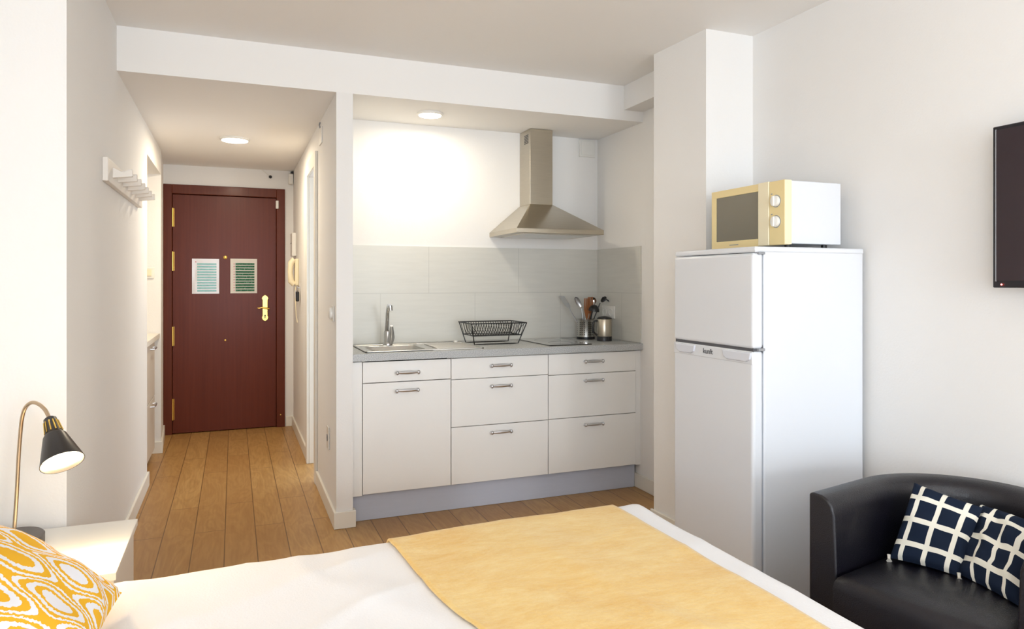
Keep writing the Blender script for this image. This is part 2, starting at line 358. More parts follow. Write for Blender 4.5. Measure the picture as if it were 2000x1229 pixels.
struct('wall_bedside', B(-1.2, -1.0, -3.9, -3.0, 0, ZC).box(-1.2, -1.0, -.5, 2.65, 0, ZC).box(-1.2, -1.0, -3.0, -.5, 0, .7).box(-1.2, -1.0, -3.0, -.5, 2.2, ZC), M['wall'])
w = B(-.7, -.485, YE, YE+.15, 0, ZL).box(.36, .7, YE, YE+.15, 0, ZL).box(-.485, .36, YE, YE+.15, 2.035, ZL).box(-.485, .36, YE+.1, YE+.15, 0, 2.035)
struct('wall_end', w, M['wall'])
w = B(XC, XP, YF, YB, 0, ZL).box(XC, .62, YB, 4.63, 0, ZL).box(XC, .62, 5.10, YE, 0, ZL).box(XC, .62, 4.63, 5.10, 2.02, ZL)
struct('wall_partition', w, M['wall'])
struct('wall_kitchen', B(.62, XR, YB, YB+.1, 0, ZL), M['wall'])
w = B(-1.0, -.8, -3.9, -3.78, 0, ZC).box(2.15, XR, -3.9, -3.78, 0, ZC).box(-.8, 2.15, -3.9, -3.78, 2.3, ZC).box(-.8, 2.15, -3.9, -3.78, 0, .1)
struct('wall_window_side', w, M['wall'])
w = MB()
for x0, x1, z0, z1 in ((-.8, 2.15, .1, .16), (-.8, 2.15, 2.24, 2.3), (-.8, -.74, .1, 2.3), (2.09, 2.15, .1, 2.3), (.15, .21, .1, 2.3), (1.13, 1.19, .1, 2.3)): w.box(x0, x1, -3.86, -3.82, z0, z1)
struct('window_1', w, M['trimw'], .004)
w = MB()
for y0, y1, z0, z1 in ((-3.0, -.5, .7, .75), (-3.0, -.5, 2.15, 2.2), (-3.0, -2.95, .7, 2.2), (-.55, -.5, .7, 2.2), (-1.78, -1.72, .7, 2.2)): w.box(-1.14, -1.10, y0, y1, z0, z1)
struct('added_side_window', w, M['trimw'], .004)  # unseen side window and its wall opening, added for the fill light
# skirting
SH = .088; ST = .014
def skirt(name, poly): struct(name, MB().prism(poly, 0, SH), M['trimw'], .003)
skirt('baseboard_left', [(XL, 2.65-ST), (XL+ST, 2.65-ST), (XL+ST, 4.93), (XL, 4.93)])
skirt('baseboard_left_rear', [(-.60, 5.83-ST), (XL+ST, 5.83-ST), (-.545+ST, YE-.02), (-.545, YE-.02), (XL, 5.83), (-.60, 5.83)])
skirt('baseboard_nook', [(-1.0, 2.65-ST), (XL, 2.65-ST), (XL, 2.65), (-1.0, 2.65)])
skirt('baseboard_partition', [(XC-ST, YF-ST), (XP+ST, YF-ST), (XP+ST, YF+.04), (XP, YF+.04), (XP, YF), (XC, YF), (XC, 4.555), (XC-ST, 4.555)])
skirt('baseboard_hall', [(XC-ST, 5.18), (XC, 5.18), (XC, YE), (XC-ST, YE)])
skirt('baseboard_end', [(.43, YE-ST), (XC-ST, YE-ST), (XC-ST, YE), (.43, YE)])
skirt('baseboard_right', [(XR-ST, 3.13), (XR, 3.13), (XR, 3.80), (XR-ST, 3.80)])
skirt('baseboard_column', [(2.07-ST, 2.72-ST), (XR, 2.72-ST), (XR, 2.72), (2.07, 2.72), (2.05, 3.13), (2.05, 3.13+ST), (2.05-ST, 3.13+ST)])
skirt('baseboard_right_front', [(XR-ST, -3.78), (XR, -3.78), (XR, 2.70), (XR-ST, 2.70)])

# entrance door (mahogany)
d = B(-.545, -.478, YE-.022, YE+.05, 0, 2.10).box(.352, .422, YE-.022, YE+.05, 0, 2.10).box(-.478, .352, YE-.022, YE+.05, 2.022, 2.10)
door = struct('door_1', d, M['mahogf'], .004)
leaf = B(-.476, .350, YE+.0, YE+.045, .006, 2.018).build('door_leaf', M['mahog'], door, .003)
for z0, z1 in ((.12, .30), (.745, .905), (1.375, 1.535), (1.745, 1.90)):
    h = cyl((-.474, YE-.008, z0), .009, z1-z0, seg=12); h.box(-.474, -.462, YE-.002, YE+.004, z0, z1); h.build('hinge', M['brass'], door, smooth=True)
hp = [(.270, 1.158), (.280, 1.150), (.284, 1.135), (.278, 1.122), (.278, .985), (.284, .972), (.280, .955), (.270, .944), (.257, .936),
      (.244, .944), (.234, .955), (.230, .972), (.236, .985), (.236, 1.122), (.230, 1.135), (.234, 1.150), (.244, 1.158), (.257, 1.168)]
pl = MB().prism(hp, YE-.012, YE+.001, 'y').build('handle_plate', M['brass'], leaf, .002)
lv = [onY(525, 603, YE-.02), onY(525, 603, YE-.05), onY(518, 602.5, YE-.052), onY(512, 601, YE-.052), onY(506, 602.5, YE-.052), onY(503, 601.5, YE-.05)]
MB().tube(lv, [.009, .008, .007, .006, .006, .004], 10).build('door_handle', M['brass'], leaf, smooth=True)
MB().lathe([(.007, 0), (.007, .002)], (.257, YE-.013, .985), (0, -1, 0), 12).box(.2535, .2605, YE-.0145, YE-.011, .962, .985).build('keyhole', M['black'], leaf)
p = onY(440, 503, YE)
MB().lathe([(.016, 0), (.016, .006), (.009, .010)], (p.x, YE, p.z), (0, -1, 0), 20).build('peephole', M['brass'], leaf, smooth=True)
p = onY(440, 665, YE)
MB().lathe([(.008, 0), (.008, .004), (.004, .006)], (p.x, YE, p.z), (0, -1, 0), 16).build('brass_stud', M['brass'], leaf, smooth=True)
p = onY(548, 810, YE-.02)
MB().lathe([(.005, 0), (.005, .003)], (p.x, YE-.022, p.z), (0, -1, 0), 12).build('frame_stud', M['brass'], door)
s = B(.345, .368, YE-.042, YE-.022, 1.925, 1.995)
solo(s, 'door_contact_sensor', M['wplast'], 'small white contact sensor at the top right corner of the mahogany door', 'sensor', (.356, YE-.022, 1.925), .003)
# laminated notices
def notice(px0, px1, py0, py1, label, reds):
    a = onY(px0, py1, YE-.002); c = onY(px1, py0, YE-.002)
    t = thing('notice_sheet', label, 'sign', ((a.x+c.x)/2, YE, a.z), 0, 'laminated notices on the entrance door')
    n = 14; vs = []
    for j in range(n+1):
        for i in range(n+1):
            x = a.x+(c.x-a.x)*i/n; z = a.z+(c.z-a.z)*j/n
            vs.append((x, YE-.0035-.0012*noise.noise(Vector((x*22, 3.1 if reds else 8.2, z*30))), z))
    fs = [(j*(n+1)+i, j*(n+1)+i+1, (j+1)*(n+1)+i+1, (j+1)*(n+1)+i) for j in range(n) for i in range(n)]
    nn = len(vs); vs += [(x, YE-.001, z) for x, y, z in vs]; fs += [tuple(q+nn for q in f)[::-1] for f in fs]
    rim = [i for i in range(n+1)]+[j*(n+1)+n for j in range(1, n+1)]+[n*(n+1)+i for i in range(n-1, -1, -1)]+[j*(n+1) for j in range(n-1, 0, -1)]
    fs += [(rim[k], rim[(k+1) % len(rim)], rim[(k+1) % len(rim)]+nn, rim[k]+nn) for k in range(len(rim))]
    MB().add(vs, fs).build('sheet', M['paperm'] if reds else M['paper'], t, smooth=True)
    g = MB(); Wd = c.x-a.x; H = c.z-a.z
    for k in range(11):
        z = a.z+H*(.085+.0765*k); g.box(a.x+Wd*.19, a.x+Wd*.90, YE-.0062, YE-.0052, z-(.0078 if reds else .0066), z+(.0078 if reds else .0066))
    g.build('printed_rows', M['green'] if reds else M['green_glare'], t)
    r = MB()
    for k in range(11 if reds else 1):
        z = a.z+H*((.085+.0765*k) if reds else .91); r.box(a.x+Wd*.12, a.x+Wd*.155, YE-.0062, YE-.0052, z-.004, z+.004)
    r.build('red_marks', M['redink'], t)
M['green_glare'] = mat('glare_green_print', (104, 168, 158), .2, noise_amt=.45, noise_scale=60, coat=.2)  # print paled: glare on the lamination painted into the green
M['redink'] = mat('red_ink', (190, 60, 70), .2, noise_amt=.05)
notice(375, 428, 506, 574, 'left laminated sheet with glare painted into its pale green rows on the mahogany door', False)
notice(450, 502, 506, 573, 'right laminated sheet with dark green rows and red marks on the mahogany door', True)

# side door in the hall's right wall
d = B(XC-.018, XC, 4.555, 4.63, 0, 2.11).box(XC-.018, XC, 5.10, 5.175, 0, 2.11).box(XC-.018, XC, 4.63, 5.10, 2.02, 2.11)
d.box(XC, .62, 4.622, 4.632, 0, 2.02).box(XC, .62, 5.098, 5.108, 0, 2.02)
door2 = struct('door_2', d, M['trimw'], .003)
lf = B(XC+.055, XC+.095, 4.634, 5.096, .006, 2.016).build('door_leaf', M['trimw'], door2, .002)
B(XC-.004, XC+.0, 4.62, 4.64, .96, 1.05).box(XC, XC+.05, 4.633, 4.636, .97, 1.04).build('strike_plate', M['handle'], door2)

# corridor fittings on the walls
def onX(px, py, X): r = ray(px, py); return Vector((0, 0, CAMZ))+r*(X/r.x)
t = thing('coat_rack', 'white wooden coat rack with seven pegs on the left hall wall', 'coat rack', (XL, 3.9, 1.70))
B(XL, XL+.022, 3.31, 4.47, 1.70, 1.80).build('back_board', M['pine'], t, .003)
for k in range(7):
    y = 3.44+.152*k
    q = [(XL+.02, 1.728), (XL+.098, 1.738), (XL+.098, 1.770), (XL+.082, 1.768), (XL+.06, 1.757), (XL+.035, 1.768), (XL+.02, 1.775)]
    MB().prism([(a, b) for a, b in q], y-.011, y+.011, 'y').build('peg', M['pine'], t, .003)
t = thing('light_switch', 'cream light switch inside the hall niche above the white worktop', 'light switch', (-.553, 5.83, 1.30))
p = onY(290, 533, 5.83); px_, pz_ = p.x, p.z
B(px_-.04, px_+.04, 5.818, 5.83, pz_-.04, pz_+.04).build('plate', M['trimw'], t, .004)
B(px_-.022, px_+.022, 5.812, 5.819, pz_-.025, pz_+.025).build('rocker', M['cream2'], t, .003)
t = thing('light_switch', 'round fronted white switch on the hall side of the pillar by the kitchen', 'light switch', (XC, 3.81, 1.116))
B(XC-.008, XC, 3.77, 3.85, 1.07, 1.155).build('plate', M['wplast'], t, .004)
MB().lathe([(.032, 0), (.031, .012), (.02, .018)], (XC-.008, 3.81, 1.113), (-1, 0, 0), 24).build('dial', M['wplast'], t, smooth=True)
t = thing('wall_socket', 'low white socket plate on the hall side of the kitchen pillar', 'socket', (XC, 4.0, .41))
B(XC-.009, XC, 3.96, 4.04, .35, .475).build('plate', M['wplast'], t, .004)
cyl((XC-.0095, 4.0, .412), .02, .002, (-1, 0, 0), 20).build('outlet', M['greyp'], t)
t = thing('junction_cover', 'slim white cover with a short wire high on the hall right wall', 'cover plate', (XC, 4.36, 2.13))
B(XC-.008, XC, 4.30, 4.42, 2.115, 2.215).build('plate', M['wplast'], t, .003)
MB().tube([(XC-.004, 4.38, 2.215), (XC-.010, 4.385, 2.235), (XC-.004, 4.40, 2.255)], .004, 6).build('wire', M['greyp'], t, smooth=True)
t = thing('motion_sensor', 'white alarm motion sensor in the ceiling corner beside the mahogany door', 'sensor', (.47, YE-.05, 2.15))
B(.45, .492, YE-.075, YE-.01, 2.14, 2.235).build('housing', M['wplast'], t, .01)
B(.470, .493, YE-.05, YE-.0, 2.236, 2.256).build('bracket', M['black'], t, .002)
p = onY(528, 346, YE)
t = thing('cable_stub', 'tiny black knob with thin cable above the mahogany door', 'cable', (p.x, YE, p.z))
MB().ball((p.x, YE-.012, p.z), .014).build('knob', M['black'], t, smooth=True)
MB().tube([(p.x-.01, YE-.004, p.z+.01), (p.x-.07, YE-.004, p.z+.06), (p.x-.13, YE-.004, p.z+.08)], .0025, 6).build('cable', M['trimw'], t, smooth=True)
# fuse panel / bell box, entry phone, keys
t = thing('bell_box', 'narrow white chime box above the cream entry phone', 'chime box', (XC, 6.28, 1.48))
B(XC-.035, XC, 6.19, 6.36, 1.50, 1.70).build('housing', M['wplast'], t, .006)
B(XC-.038, XC-.034, 6.22, 6.33, 1.61, 1.615).build('slot', M['greyp'], t)
t = thing('entry_phone', 'cream entry phone handset on the hall wall by the door', 'intercom', (XC, 5.95, 1.25))
B(XC-.03, XC, 5.93, 6.03, 1.25, 1.47).build('base', M['cream2'], t, .008)
hs = [(XC-.035, 5.95, 1.26), (XC-.06, 5.95, 1.285), (XC-.068, 5.95, 1.36), (XC-.06, 5.95, 1.435), (XC-.035, 5.95, 1.465)]
MB().tube(hs, [.022, .024, .019, .024, .022], 12).build('handset', M['cream2'], t, smooth=True)
MB().tube([(XC-.02, 5.95, 1.252), (XC-.03, 5.94, 1.20), (XC-.02, 5.94, 1.0), (XC-.012, 5.93, .95)], .004, 6).build('cord', M['cream2'], t, smooth=True)
t = thing('key_bunch', 'keys with black fob hanging below the entry phone', 'keys', (XC, 5.80, 1.15))
MB().tube([(XC, 5.80, 1.235), (XC-.02, 5.80, 1.235), (XC-.026, 5.80, 1.245)], .003, 6).build('hook', M['handle'], t, smooth=True)
MB().tube([(XC-.022+.0*k, 5.80+.012*cos(k*pi/6), 1.222+.014*sin(k*pi/6)) for k in range(12)], .002, 6, True).build('ring', M['handle'], t, smooth=True)
B(XC-.035, XC-.01, 5.775, 5.825, 1.125, 1.205).build('fob', M['black'], t, .008)
B(XC-.04, XC-.038, 5.79, 5.80, 1.15, 1.215).build('key', M['handle'], t)
# hall cabinet in the niche
t = thing('hall_cabinet', 'low white two drawer cabinet in the hall niche under a worktop', 'cabinet', (-.8, 5.33, 0))
B(-1.11, -.556, 4.95, 5.70, .06, .855).box(-1.11, -.60, 4.97, 5.70, 0, .06).build('body', M['creamw'], t)
for z0, z1 in ((.065, .447), (.455, .848)):
    dr = B(-.555, -.535, 4.955, 5.70, z0, z1).build('drawer', M['creamw'], t, .002)
    MB().tube([(-.535, 5.42, z1-.035), (-.512, 5.42, z1-.035), (-.508, 5.50, z1-.035), (-.512, 5.58, z1-.035), (-.535, 5.58, z1-.035)], .006, 8).build('handle', M['handle'], dr, smooth=True)
solo(B(-1.115, -.512, 4.935, 5.825, .86, .898), 'hall_worktop', M['worktopw'], 'white worktop on the low cabinet in the hall niche', 'worktop', (-.8, 5.4, .86), .003)

# ceiling lights
E1 = emit('lamp_diffuser', (1, .95, .84), 9)
def clight(x, y, r, label, power, col):
    t = thing('ceiling_light', label, 'ceiling light', (x, y, ZL))
    MB().lathe([(r+.008, 0), (r+.008, .010), (r, .014)], (x, y, ZL), (0, 0, -1), 40).build('rim', M['wplast'], t, smooth=True)
    MB().lathe([(r-.002, 0), (r-.004, .016), (r-.02, .020), (.001, .022)], (x, y, ZL), (0, 0, -1), 40).build('diffuser', E1, t, smooth=True)
    area('lamp_glow', (0, 0, -.03), (0, 0, 0), r*1.8, 0, power, col, 'DISK', t)
clight(.008, 5.163, .088, 'round glowing ceiling light in the hall before the mahogany door', 6.0, WARM)
clight(1.065, 3.962, .068, 'round glowing ceiling light above the kitchen sink', 2.0, (1, .89, .70))

# ------------------------------------------------------------ kitchen
YFR = 3.722                                           # cabinet fronts
xs = [onY(708, 850, YFR).x, onY(881, 850, YFR).x, onY(1071, 850, YFR).x, onY(1242, 850, YFR).x]
ZT = .862; ZB = .152
def bow_handle(x, z, parent):
    h = MB(); w = .058; y = YFR
    pts = []; rs = []
    for k in range(13):
        a = k/12; pts.append((x-w+2*w*a, y-.022-.003*sin(pi*a), z+.001)); rs.append(.0045+.005*sin(pi*a)**.8)
    h.tube(pts, rs, 8)
    for sx_ in (-1, 1):
        h.ball((x+sx_*w, y-.022, z), .009, .010, .012, 10, 8)
        h.tube([(x+sx_*w, y, z), (x+sx_*w, y-.02, z)], .006, 8)
    h.build('handle', M['handle'], parent, smooth=True)
def cabinet(i, splits, names, label, hpx):
    x0, x1 = xs[i], xs[i+1]
    t = thing('base_cabinet', label, 'cabinet', ((x0+x1)/2, YFR, ZB), 0, 'white kitchen base cabinets')
    bd = B(x0+.001, x1-.001, YFR+.022, YB-.01, ZB, ZT-.004 if i else .72)
    if i == 0: bd.box(x0+.001, x0+.018, YFR+.022, YB-.01, .72, ZT-.004).box(x1-.018, x1-.001, YFR+.022, YB-.01, .72, ZT-.004)
    bd.build('body', M['creamw'], t)
    zs = [ZB]+splits+[ZT-.006]
    for k in range(len(zs)-1):
        f = B(x0+.002, x1-.002, YFR, YFR+.02, zs[k]+.002, zs[k+1]-.002).build(names[k], M['frontw'], t, .0012)
        bow_handle(hpx[k][0], hpx[k][1], f)
    return t
def hz(px, py): p = onY(px, py, YFR-.02); return (p.x, p.z)
z = lambda px, py: onY(px, py, YFR).z
cabinet(0, [z(795, 745)], ['door', 'drawer'], 'left white cabinet under the sink with one drawer over a door', [hz(796, 763), hz(797, 728)])
cabinet(1, [z(977, 828), z(977, 737)], ['drawer', 'drawer', 'drawer'], 'middle white cabinet with three drawers under the dish rack', [hz(980, 844), hz(980, 754), hz(980, 714)])
cabinet(2, [z(1157, 813), z(1157, 729)], ['drawer', 'drawer', 'drawer'], 'right white cabinet with three drawers under the hob', [hz(1161, 829), hz(1161, 743), hz(1161, 706)])
solo(B(XP, xs[0]-.001, YFR+.006, YFR+.024, ZB-.006, ZT-.006), 'filler_panel', M['frontw'], 'narrow white filler strip between pillar and sink cabinet', 'panel', (.6, YFR, ZB), .001)
solo(B(xs[3]+.001, XR, YFR+.006, YFR+.024, ZB-.004, ZT-.006), 'filler_panel', M['frontw'], 'narrow white filler strip between right cabinet and side wall', 'panel', (2.33, YFR, ZB), .001)
solo(B(XP+.0, XR-.016, 3.772, 3.79, .001, ZB-.006), 'plinth', M['plinth'], 'blue grey plinth board under the kitchen cabinets', 'plinth', (1.46, 3.78, 0), .001)
# worktop with a cut-out for the sink bowl
BX0, BX1, BY0, BY1 = .700, 1.000, 3.805, 4.075
ZW = .900
w = MB()
xs_ = [XP+.001, BX0, BX1, XR-.001]; ys_ = [3.700, BY0, BY1, YB-.001]
for i in range(3):
    for j in range(3):
        if i == 1 and j == 1: continue
        w.box(xs_[i], xs_[i+1], ys_[j], ys_[j+1], ZT, ZW)
solo(w, 'worktop', M['wtop'], 'speckled grey kitchen worktop along the back wall', 'worktop', (1.46, 3.9, ZT))
# sink
t = thing('kitchen_sink', 'stainless steel sink with bowl and drainer let into the worktop', 'sink', (1.0, 3.96, ZW))
r = MB(); X0, X1, Y0, Y1 = .655, 1.325, 3.755, 4.165
zt = ZW+.006
def ringpts(x0, x1, y0, y1, rad, z, n=6):
    o = []
    for cx_, cy_, a0 in ((x1-rad, y1-rad, 0), (x0+rad, y1-rad, pi/2), (x0+rad, y0+rad, pi), (x1-rad, y0+rad, 3*pi/2)):
        for k in range(n+1): a = a0+pi/2*k/n; o.append((cx_+rad*cos(a), cy_+rad*sin(a), z))
    return o
def loft(rings, closed_bottom=True, mb=None):
    mb = mb or MB(); n = len(rings[0]); vs = [p for rg in rings for p in rg]
    fs = [(i*n+k, i*n+(k+1) % n, (i+1)*n+(k+1) % n, (i+1)*n+k) for i in range(len(rings)-1) for k in range(n)]
    if closed_bottom: fs.append(tuple(range((len(rings)-1)*n, len(rings)*n)))
    return mb.add(vs, fs)
# deck as strips around the bowl
r.box(X0, BX0+.004, Y0, Y1, ZW, zt).box(BX1-.004, 1.03, Y0, Y1, ZW, zt).box(BX0, BX1, Y0, BY0+.004, ZW, zt).box(BX0, BX1, BY1-.004, Y1, ZW, zt).box(1.03, X1, Y0, Y1, ZW, zt-.002)
r.box(X0, X1, Y0, Y0+.012, ZW, zt+.002).box(X0, X1, Y1-.012, Y1, ZW, zt+.002).box(X0, X0+.012, Y0, Y1, ZW, zt+.002).box(X1-.012, X1, Y0, Y1, ZW, zt+.002)
r.build('rim', M['steel2'], t, .002)
loft([ringpts(BX0-.003, BX1+.003, BY0-.003, BY1+.003, .05, zt+.001), ringpts(BX0+.004, BX1-.004, BY0+.004, BY1-.004, .05, zt-.008),
      ringpts(BX0+.012, BX1-.012, BY0+.012, BY1-.012, .05, ZW-.12), ringpts(BX0+.04, BX1-.04, BY0+.04, BY1-.04, .05, ZW-.145)]).build('bowl', M['steel2'], t, smooth=60)
g = MB()
for k in range(9): g.tube([(1.06, 3.80+.034*k, zt+.001), (1.29, 3.80+.034*k, zt+.001)], .004, 6)
g.build('drainer_ribs', M['steel2'], t, smooth=True)
cyl((1.275, 4.135, zt), .012, .012, seg=16).build('plug_button', M['wplast'], t, .002)
# tap
t = thing('mixer_tap', 'chrome mixer tap with upright spout behind the sink bowl', 'tap', (.848, 4.115, zt))
MB().lathe([(.029, 0), (.029, .012), (.024, .02), (.023, .075), (.020, .085)], (.848, 4.115, zt), seg=28).build('body', M['chrome'], t, smooth=True)
MB().tube([(.842, 4.115, zt+.08), (.840, 4.09, zt+.125), (.834, 4.05, zt+.185), (.829, 4.01, zt+.225), (.828, 3.99, zt+.236), (.830, 3.972, zt+.236)], [.013, .012, .011, .011, .011, .012], 12).build('spout', M['chrome'], t, smooth=True)
MB().lathe([(.013, 0), (.014, .012), (.013, .03)], (.832, 3.970, zt+.240), (.1, 0, -1), 16).build('aerator', M['chrome'], t, smooth=True)
MB().tube([(.858, 4.105, zt+.02), (.864, 4.085, zt+.05), (.862, 4.07, zt+.085), (.858, 4.05, zt+.118)], [.022, .020, .014, .009], 12).build('lever', M['handle'], t, smooth=True)
# dish rack
t = thing('dish_rack', 'black wire dish drying rack standing on the kitchen worktop', 'dish rack', (1.49, 4.075, ZW))
R1 = [(1.317, 3.95), (1.672, 3.95), (1.668, 4.20), (1.313, 4.20)]; ZR = 1.030
f = MB().tube([(x, y, ZR) for x, y in R1], .0036, 8, True)
mid = [(1.335, 3.975), (1.65, 3.975), (1.65, 4.175), (1.335, 4.175)]
f.tube([(x, y, .955) for x, y in mid], .0026, 8, True)
f.build('rim', M['blackwire'], t, smooth=True)
for y, ya in ((3.95, 3.99), (4.20, 4.16)):
    MB().tube([(1.317, y, ZR), (1.347, ya, ZW+.004), (1.38, ya, ZW+.003), (1.60, ya, ZW+.003), (1.632, ya, ZW+.004), (1.672, y, ZR)], .0034, 8).build('leg_frame', M['blackwire'], t, smooth=True)
f = MB()
for k in range(19):
    x = 1.345+.0165*k
    f.tube([(x, 3.951, ZR), (x+.004, 3.985, .99), (x+.002, 4.02, .952), (x+.002, 4.12, .952), (x, 4.17, .985), (x, 4.20, ZR)], .0021, 6)
for k in range(5):
    y = 3.985+.045*k
    f.tube([(1.317, y, ZR), (1.337, y, .955)], .0017, 6); f.tube([(1.671, y, ZR), (1.649, y, .955)], .0017, 6)
f.tube([(1.317, 3.97, ZR), (1.37, 3.98, .956)], .002, 6); f.tube([(1.67, 3.97, ZR), (1.60, 3.98, .956)], .002, 6)
f.build('plate_wires', M['blackwire'], t, smooth=True)
# hob
t = thing('ceramic_hob', 'narrow black glass two zone hob let into the worktop', 'hob', (1.875, 3.99, ZW))
B(1.735, 2.02, 3.755, 4.215, ZW, ZW+.006).build('glass', M['glass_b'], t, .002)
M['hobring'] = mat('hob_marking', (120, 120, 122), .2, noise_amt=.03)
for y, r_ in ((3.90, .075), (4.09, .085)):
    MB().lathe([(r_, 0), (r_, .0004), (r_-.002, .0004), (r_-.002, 0)], (1.877, y, ZW+.006), seg=48, cap=False).build('zone_ring', M['hobring'], t)
B(1.90, 1.99, 3.775, 3.80, ZW+.0055, ZW+.0064).build('touch_controls', M['hobring'], t)
# backsplash
s = B(XP+.001, XR, YB-.009, YB, ZW+.0015, 1.503).box(XR-.009, XR, 3.715, YB-.009, ZW+.0015, 1.503)
o = s.build('backsplash', M['tile'], org=(0, 0, 0)); o['label'] = 'pale grey tiled backsplash behind the kitchen worktop'; o['category'] = 'backsplash'
# double socket
t = thing('wall_socket', 'white double socket on the tiled side wall behind the steel jug', 'socket', (XR-.009, 4.10, 1.078))
B(XR-.019, XR-.009, 4.02, 4.185, 1.036, 1.121).build('plate', M['wplast'], t, .003)
for y in (4.062, 4.143): MB().lathe([(.026, 0), (.026, .003), (.022, .004), (.020, .0015), (.001, .0015)], (XR-.019, y, 1.078), (-1, 0, 0), 24).build('outlet', M['wplast'], t, smooth=True)
# vent cover
solo(B(2.20, 2.322, YB-.012, YB, 2.14, 2.258).box(2.212, 2.31, YB-.016, YB-.012, 2.152, 2.246), 'junction_cover', M['wplast'], 'square white junction cover high on the kitchen wall right of the hood', 'cover plate', (2.26, YB, 2.14), .002)
# hood
t = thing('cooker_hood', 'brushed steel chimney cooker hood on the kitchen back wall', 'cooker hood', (1.84, YB, 1.572))
hx0, hx1, hy0 = 1.548, 2.131, 3.807; cx0, cx1, cy0 = 1.762, 1.92, 4.105
B(hx0, hx1, hy0, YB, 1.572, 1.600).build('rim_band', M['steel'], t, .002)
MB().add([(hx0, hy0, 1.600), (hx1, hy0, 1.600), (hx1, YB, 1.600), (hx0, YB, 1.600), (cx0-.003, cy0-.003, 1.778), (cx1+.003, cy0-.003, 1.778), (cx1+.003, YB, 1.778), (cx0-.003, YB, 1.778)],
         [(0, 3, 2, 1), (4, 5, 6, 7), (0, 1, 5, 4), (1, 2, 6, 5), (2, 3, 7, 6), (3, 0, 4, 7)]).build('canopy', M['steel'], t, .0015)
ch = B(cx0, cx1, cy0, YB, 1.778, ZL-.002).build('chimney', M['steel'], t, .002)
gv = MB()
for k in range(6): gv.box(cx0-.0015, cx0+.001, 4.135, 4.20, 2.175+.010*k, 2.180+.010*k)
gv.build('vent_slots', M['black'], ch)
B(hx0+.06, hx1-.06, hy0+.05, YB-.05, 1.567, 1.573).build('grease_filter', M['steel2'], t)
# utensil holder
HX, HY, HR = 2.183, 4.145, .058
t = thing('utensil_holder', 'perforated steel utensil pot with black base on the worktop', 'utensil holder', (HX, HY, ZW))
MB().lathe([(HR, .014), (HR, .130), (HR+.0015, .132), (HR-.002, .133), (HR-.003, .014)], (HX, HY, ZW), seg=48, cap=False).build('body', M['perf'], t, smooth=True)
MB().lathe([(HR+.002, 0), (HR+.002, .016), (HR-.004, .018)], (HX, HY, ZW), seg=48).build('base', M['black'], t, smooth=True)
GU = 'kitchen utensils standing in the steel pot'
def hp_(px, py, y): return onY(px, py, y)
def ut(name, label, base, neck, m_h, r=.0045):
    t = thing(name, label, name.replace('_', ' '), base, 0, GU)
    MB().tube([base, neck], [r, r*.8], 8).build('handle', m_h, t, smooth=True)
    return t
zin = ZW+.03
# turner leaning left
b0 = Vector((HX-.01, HY+.01, zin)); nk = hp_(1112, 603, 4.17); tp = hp_(1097, 579, 4.19)
t = ut('turner', 'grey turner leaning out of the steel pot far to the left', b0, nk, M['handle'])
dv = (tp-nk).normalized(); sd = Vector((.35, -.9, 0)).normalized()*.022
MB().add([nk-sd*.3, nk+sd*.3, nk+dv*.02+sd, tp+sd, tp-sd, nk+dv*.02-sd]+[q+Vector((.002, .001, .002)) for q in (nk-sd*.3, nk+sd*.3, nk+dv*.02+sd, tp+sd, tp-sd, nk+dv*.02-sd)],
         [(0, 1, 2, 3, 4, 5), (11, 10, 9, 8, 7, 6)]+[(i, (i+1) % 6, 6+(i+1) % 6, 6+i) for i in range(6)]).build('blade', M['handle'], t)
# spoon
b0 = Vector((HX-.005, HY, zin)); nk = hp_(1136, 603, 4.14)
t = ut('serving_spoon', 'long steel serving spoon with oval bowl left of the wooden fork', b0, nk, M['handle'])
c0 = hp_(1129, 590, 4.14)
def oval(c, up, nrm, a, bb, depth, m_, parent, nm='bowl', wood=False):
    up = up.normalized(); nrm = (nrm-up*nrm.dot(up)).normalized(); sdv = up.cross(nrm); mb = MB(); vs = []; n = 20; rg = 5
    for q in (0, 1):
        for i in range(rg+1):
            rr = max(.001, i/rg)
            for k in range(n):
                w = 2*pi*k/n; vs.append(c+sdv*(bb*rr*cos(w))+up*(a*rr*sin(w))+nrm*(depth*(rr*rr-1)-.0015*q))
    m1 = (rg+1)*n; fs = []
    for q in (0, 1):
        for i in range(rg):
            for k in range(n): fs.append((q*m1+i*n+k, q*m1+i*n+(k+1) % n, q*m1+(i+1)*n+(k+1) % n, q*m1+(i+1)*n+k))
    fs += [(rg*n+k, rg*n+(k+1) % n, m1+rg*n+(k+1) % n, m1+rg*n+k) for k in range(n)]
    mb.add(vs, fs).build(nm, m_, parent, smooth=60)
oval(c0, c0-nk, Vector((-.4, -1, 0)), .040, .017, .008, M['handle'], t)
# wooden fork + wooden spatula
for dx, lab, pxt, pyb in ((0, 'dark wooden fork with long tines at the front of the steel pot', 1146, 612), (1, 'wooden slotted spatula behind the black ladle in the steel pot', 1153, 606)):
    y_ = 4.11+.03*dx; b0 = Vector((HX-.012+.012*dx, y_+.01, zin)); nk = hp_(pxt, pyb+6, y_)
    t = ut('wooden_fork' if dx == 0 else 'wooden_spatula', lab, b0, nk, M['woodut'], .006)
    tpz = hp_(pxt-1, 583 if dx == 0 else 580, y_); n0 = nk; mb = MB(); h = tpz.z-n0.z
    x = n0.x; z0 = n0.z
    mb.prism([(x-.006, z0-.01), (x+.006, z0-.01), (x+.019, z0+h*.35), (x-.019, z0+h*.35)], y_-.003, y_+.003, 'y')
    for k in range(4):
        xx = x-.0155+.0105*k; mb.prism([(xx-.0036, z0+h*.34), (xx+.0036, z0+h*.34), (xx+.0022, z0+h), (xx-.0022, z0+h)], y_-.003, y_+.003, 'y')
    mb.build('head', M['woodut'], t)
